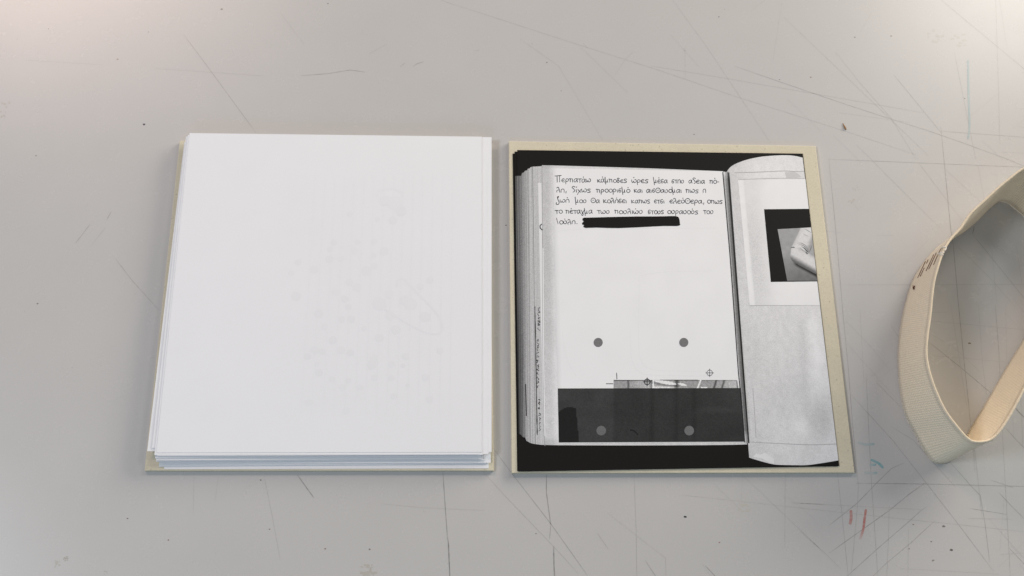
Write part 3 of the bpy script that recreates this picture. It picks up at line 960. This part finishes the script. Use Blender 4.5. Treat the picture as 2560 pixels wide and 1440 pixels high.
# ------------------------------------------------------------------ the Greek handwriting
O = [(.5 + .4 * math.cos(t), .5 + .5 * math.sin(t)) for t in [math.pi / 2 + k * math.pi / 5 for k in range(11)]]
TH_O = [(.6 + .55 * math.cos(t), .72 + .72 * math.sin(t)) for t in [math.pi / 2 + k * math.pi / 6 for k in range(13)]]
FONT = {
    'α': (1.0, [(.78, .8), (.45, 1), (.08, .6), (.15, .12), (.42, .05), (.78, .75)], [(.8, 1), (.76, .35), (.9, 0)]),
    'ε': (.85, [(.72, .85), (.4, 1), (.05, .55), (.25, .06), (.75, .08)], [(.08, .52), (.6, .55)]),
    'ρ': (.95, [(.12, -.55), (.13, .4), (.22, .85), (.5, 1), (.8, .65), (.5, .2), (.18, .22)]),
    'π': (1.0, [(.02, .95), (.22, .98), (.2, .05)], [(.22, .95), (.5, .92), (.74, .9)], [(.74, .95), (.76, .0)]),
    'τ': (.85, [(0, .98), (.8, 1)], [(.42, .97), (.44, -.05)]),
    'ω': (1.2, [(.05, .9), (.08, .3), (.28, .05), (.5, .55), (.52, .15), (.85, .08), (1.1, .5), (.95, .95), (.7, .9)]),
    'κ': (.95, [(.08, .95), (.15, 0)], [(.68, .9), (.2, .45), (.85, .05)]),
    'μ': (1.0, [(.0, 1.7), (.12, .5), (.2, -.55)], [(.14, .3), (.4, .1), (.62, .4)], [(.6, .9), (.62, .2), (.75, .05)]),
    'ο': (.95, O),
    'δ': (.9, [(.7, 1.25), (.42, 1.45), (.2, 1.2), (.55, .75), (.62, .3), (.35, .02), (.08, .3), (.3, .7), (.5, .7)]),
    'Δ': (.9, [(.78, 1.5), (.45, 1.75), (.15, 1.45), (.55, .9), (.7, .3), (.35, 0)]),
    'σ': (.85, [(.72, 1.1), (.4, 1.15), (.18, .9), (.1, .3), (.35, .02), (.65, .25), (.5, .6), (.15, .5)]),
    'ς': (.85, [(.75, .95), (.35, 1.02), (.12, .75), (.6, .4), (.6, .05), (.05, .02)]),
    'η': (.95, [(.1, 0), (.12, .7), (.4, 1), (.75, .85), (.78, 0)]),
    'ν': (.95, [(.1, .85), (.12, .25), (.42, .02), (.78, .4), (.7, .92), (.38, .95)]),
    'υ': (.95, [(.1, .85), (.12, .25), (.42, .02), (.78, .4), (.7, .92), (.38, .95)]),
    'χ': (.9, [(.08, .95), (.4, .4), (.8, .05)], [(.82, 1), (.4, .3), (0, -.6)]),
    'λ': (.95, [(.1, 1.25), (.3, 1.5), (.55, 1.3), (.68, .5), (.78, 0)], [(.6, .72), (.25, .62), (.08, .3), (.15, 0)]),
    'ι': (.4, [(.12, .85), (.2, 0)]),
    'θ': (1.25, TH_O, [(.45, .75), (.75, .78)]),
    'ζ': (.85, [(.35, 1.2), (.55, 1.7), (.3, 1.6), (.4, .9), (.7, 0), (.45, -.55), (.05, -.45), (.1, .0)]),
    'γ': (.8, [(.05, .95), (.32, .3), (.55, -.35), (.3, -.6), (.15, -.3), (.45, .3), (.75, 1)]),
    'Π': (1.5, [(0, 1.75), (1.5, 1.92)], [(.5, 1.8), (.48, 0)], [(1.05, 1.85), (1.05, 0)]),
    'Ι': (.55, [(.0, 1.75), (.3, 0)]),
    ',': (.6, [(.3, .3), (.22, -.25)]),
    '.': (.5, [(.2, .12), (.32, .1)]),
    '-': (.6, [(.1, .5), (.55, .5)]),
}
ACC = {'ά': 'α', 'έ': 'ε', 'ή': 'η', 'ί': 'ι', 'ό': 'ο', 'ύ': 'υ', 'ώ': 'ω'}
LINES = [
    (455, 459, 1388, 1798, [('Περπατάω', 1388, 1478), ('κάμποδες', 1493, 1568), ('ώρες', 1579, 1621.5), ('μέσα', 1634, 1670), ('στην', 1679, 1710.6), ('αΔεια', 1721.5, 1763), ('πό-', 1773.5, 1798)]),
    (480.5, 482, 1391, 1766, [('λη,', 1391, 1419), ('Δίχως', 1428.5, 1478), ('προορισμό', 1491, 1575.6), ('και', 1585, 1607.5), ('αισθανομαι', 1616, 1705), ('πως', 1714, 1747), ('η', 1757, 1766)]),
    (506.5, 509, 1390, 1807, [('ζωή', 1390, 1424.7), ('μου', 1438, 1467), ('θα', 1477, 1500), ('κολήσει', 1508, 1568), ('καπως', 1578.4, 1626), ('ετσι', 1635.6, 1662), ('ελεύθερα,', 1674, 1763), ('οπως', 1768, 1807)]),
    (533.5, 535, 1388, 1784, [('το', 1388, 1407), ('πέταγμα', 1414, 1482), ('των', 1493, 1525), ('πουλιών', 1536, 1608), ('στους', 1620, 1660), ('ουρανούς', 1668.5, 1746), ('του', 1758.5, 1784)]),
    (560, 560, 1392, 1445, [('Ιούλη.', 1392, 1445)]),
]
random.seed(5)
XH = 8.4
hw = MB()
for y0_, y1_, xa, xb, words in LINES:
    for word, wa, wb_ in words:
        tw = sum(FONT[ACC.get(ch, ch)][0] for ch in word)
        sc = (wb_ - wa) / tw
        x = wa
        for ch in word:
            base = FONT[ACC.get(ch, ch)]
            jy, sl = random.uniform(-.5, .5), random.uniform(-.02, .06)
            hh = XH * random.uniform(.92, 1.06)

            def tr(q):
                yb = y0_ + (y1_ - y0_) * (x - xa) / (xb - xa + 1e-6)
                return (x + q[0] * sc - sl * q[1] * sc, yb + jy - q[1] * hh)
            tone_ = random.uniform(34, 58)
            for st in base[1:]:
                ribbon(hw, smooth_line([tr(q) for q in st], 4), random.uniform(1.3, 1.65), lay(10), lambda i, n, t=tone_: ink(t, t - 4, t + 6), cap=True)
            if ch in ACC:
                q = tr((base[0] * .45, 1.52))
                disc(hw, q[0], q[1], 1.25, 1.3, lay(10.4), ink(36), n=8)
            x += base[0] * sc
hw.build('handwriting', M_INK, sheet_o)
bar = MB()
BARP = [(515, 778), (535, 768), (660, 766), (800, 762), (1000, 757), (1250, 752), (1450, 752), (1600, 750), (1700, 747), (1760, 748), (1785, 756), (1800, 770), (1808, 800), (1812, 845), (1819, 862), (1805, 874), (1775, 881), (1600, 880),
        (1450, 887), (1200, 900), (1000, 908), (850, 907), (700, 901), (560, 906), (535, 900), (522, 885), (535, 867), (512, 860), (505, 846), (515, 832), (530, 818), (512, 800)]
bar.poly([P(1360 + x / 5.333, 400 + y / 5.333, lay(11)) for x, y in BARP])
ro = bar.build('redaction_bar', M_BLACK, sheet_o)
bl = MB()
for x, y, l in ((1300, 800, 45), (1555, 785, 20), (1708, 770, 70), (1708, 835, 25), (1395, 815, 14), (1612, 825, 22), (740, 825, 16), (812, 828, 8), (836, 826, 8), (870, 828, 8), (1000, 822, 12), (1110, 818, 20), (1190, 820, 14)):
    px, py = 1360 + x / 5.333, 400 + y / 5.333
    ribbon(bl, [(px, py), (px + .6, py + l / 5.333)], 1.1, lay(12), lambda i, n: ink(112))
bl.build('covered_writing', M_INK, ro)

# ------------------------------------------------------------------ the elastic band
RIM = [(2660, 470), (2615, 428), (2580, 414), (2553, 425), (2525, 446), (2497, 469), (2460, 503), (2425, 536), (2400, 572), (2378, 596), (2360, 624), (2345, 665), (2333, 715), (2325, 790), (2317, 850), (2317, 900),
       (2332, 958), (2360, 1022), (2395, 1070), (2420, 1097), (2440, 1105), (2470, 1102), (2490, 1088), (2510, 1062), (2532, 1025), (2560, 972), (2600, 895), (2650, 800), (2700, 700), (2715, 620), (2695, 530)]
FOOT = [(2570, 548), (2530, 512), (2512, 503), (2497, 503), (2482, 512), (2465, 528), (2440, 553), (2410, 578), (2378, 598), (2344, 620), (2313, 654), (2284, 700), (2267, 752), (2256, 800), (2248, 862), (2247, 915),
        (2252, 975), (2265, 1035), (2290, 1085), (2315, 1130), (2338, 1155), (2372, 1152), (2398, 1124), (2420, 1088), (2442, 1050), (2470, 1003), (2515, 925), (2562, 848), (2605, 765), (2625, 690), (2605, 600)]
BW = 0.042
nk = len(RIM)
heights, feet = [], []
for r, f in zip(RIM, FOOT):
    b = P(*f, 0.0009)
    best = min((abs((P(*r, z) - b).length - BW), z) for z in [0.012 + k * .0005 for k in range(70)])
    heights.append(best[1])
for _ in range(3):
    heights = [(heights[i - 1] + 2 * heights[i] + heights[(i + 1) % nk]) / 4 for i in range(nk)]


def closed(pts, n):
    out = []
    m = len(pts)
    for i in range(m):
        p0, p1, p2, p3 = (pts[(i + k) % m] for k in (-1, 0, 1, 2))
        for k in range(n):
            t = k / n
            out.append(0.5 * (2 * p1 + (p2 - p0) * t + (2 * p0 - 5 * p1 + 4 * p2 - p3) * t * t + (3 * p1 - p0 - 3 * p2 + p3) * t ** 3))
    return out


rim3 = closed([P(*r, h) for r, h in zip(RIM, heights)], 6)
foot3 = closed([P(*f, 0.0009) for f in FOOT], 6)
nb, nv = len(rim3), 10
acc_u = [0]
for i in range(nb):
    acc_u.append(acc_u[-1] + ((rim3[(i + 1) % nb] + foot3[(i + 1) % nb]) / 2 - (rim3[i] + foot3[i]) / 2).length)
TK = 0.0013
cen = sum(foot3, Vector()) / nb


def band_normal(i):
    t = (rim3[(i + 1) % nb] + foot3[(i + 1) % nb] - rim3[i - 1] - foot3[i - 1])
    n = t.cross(rim3[i] - foot3[i]).normalized()
    return n


bm_ = MB()
uvs = []
for side in (0.5, -0.5):
    for i in range(nb):
        nn = band_normal(i)
        for j in range(nv + 1):
            s = j / nv
            p = foot3[i] * (1 - s) + rim3[i] * s + nn * (side * TK)
            bm_.vert(p)
            uvs.append((acc_u[i], s * BW))
off = nb * (nv + 1)
for i in range(nb):
    k = (i + 1) % nb
    for j in range(nv):
        a, b, c, d = i * (nv + 1) + j, k * (nv + 1) + j, k * (nv + 1) + j + 1, i * (nv + 1) + j + 1
        bm_.f.append([a, b, c, d])
        bm_.f.append([off + d, off + c, off + b, off + a])
    for j in (0, nv):
        a, b = i * (nv + 1) + j, k * (nv + 1) + j
        bm_.f.append([a, off + a, off + b, b])
band = bm_.build('elastic_band', M_BAND, smooth=True, origin=(cen.x, cen.y, 0))
uvl = band.data.uv_layers.new(name='weave')
for lp_ in band.data.loops:
    uvl.data[lp_.index].uv = uvs[lp_.vertex_index]
tag(band, 'wide cream woven elastic band standing on edge at the right, joined with brown stitches', 'elastic band')


def tube(mb, line, r, close=False, k=7, lump=0.0):
    n = len(line)
    rings = []
    for i, p in enumerate(line):
        a = line[i - 1] if (i or close) else line[0]
        b = line[(i + 1) % n] if (i < n - 1 or close) else line[-1]
        t = (b - a).normalized()
        x = t.orthogonal().normalized() if abs(t.z) > .95 else t.cross(Vector((0, 0, 1))).normalized()
        y = t.cross(x)
        rr = r * (1 + random.uniform(-lump, lump))
        rings.append([mb.vert(p + (x * math.cos(2 * math.pi * q / k) + y * math.sin(2 * math.pi * q / k)) * rr) for q in range(k)])
    for i in range(n if close else n - 1):
        a, b = rings[i], rings[(i + 1) % n]
        for q in range(k):
            mb.f.append([a[q], a[(q + 1) % k], b[(q + 1) % k], b[q]])
    if not close:
        mb.f.append(rings[0][::-1])
        mb.f.append(rings[-1])


def fine(line, m):
    out = []
    for i in range(len(line)):
        a, b = line[i], line[(i + 1) % len(line)]
        out += [a.lerp(b, q / m) for q in range(m)]
    return out


for line, cr in ((rim3, 0.00085), (foot3, 0.0007)):
    mb = MB()
    tube(mb, fine(line, 3), cr, True, 8, .07)
    mb.build('selvedge', M_CORD, band, smooth=True)

bpy.context.view_layer.update()
tree = BVHTree.FromPolygons([Vector(p) for p in bm_.v], bm_.f)


def on_band(px, py, lift=0.0003):
    d = ray(px, py).normalized()
    h = tree.ray_cast(CAM, d)
    if h[0] is None:
        h = tree.find_nearest(P(px, py, 0.02))
    n = h[1] if h[1].dot(d) < 0 else -h[1]
    return h[0] + n * lift


STITCH = [((535, 885), (522, 910), (510, 935)), ((486, 930), (450, 1010), (410, 1095)), ((460, 948), (425, 1025), (383, 1112)), ((500, 955), (480, 1000), (459, 1050)), ((405, 998), (397, 1017), (388, 1036)),
          ((366, 1080), (346, 1122), (325, 1165)), ((378, 1015), (345, 1085), (300, 1180))]
for q in STITCH:
    mb = MB()
    pts = smooth_line([(2220 + x / 4, 400 + y / 4) for x, y in q], 5)
    tube(mb, [on_band(*p_) for p_ in pts], 0.00021, False, 6, .2)
    mb.build('stitch', M_THREAD, band, smooth=True)
mb = MB()
random.seed(3)
knot = [on_band(2286 + random.uniform(-1.5, 2.5), 719 + random.uniform(-5, 5), random.uniform(.0003, .001)) for _ in range(14)]
tube(mb, closed(knot, 3), 0.0002, True, 6)
mb.build('thread_knot', M_THREAD, band, smooth=True)
mb = MB()
tube(mb, [on_band(*p_, .0008) for p_ in smooth_line([(2346, 637), (2352, 634), (2357, 632), (2362, 634), (2358, 638), (2350, 636)], 5)], 0.0005, False, 6, .2)
tube(mb, [on_band(*p_, .0008) for p_ in smooth_line([(2356, 622), (2361, 618), (2364, 621), (2360, 628)], 5)], 0.0005, False, 6, .2)
mb.build('loose_yarn', M_TUFT, band, smooth=True)

# ------------------------------------------------------------------ a crumb on the table
mb = MB()
ax = [(2107, 308), (2109, 312), (2111, 316), (2113, 320), (2115, 324)]
tube(mb, [P(x, y, 0.00035) for x, y in ax], 0.00042, False, 6, .5)
c = P(2111, 316)
tag(mb.build('crumb', M_CRUMB, origin=(c.x, c.y, 0)), 'tiny brown crumb lying on the table above the right board', 'crumb')
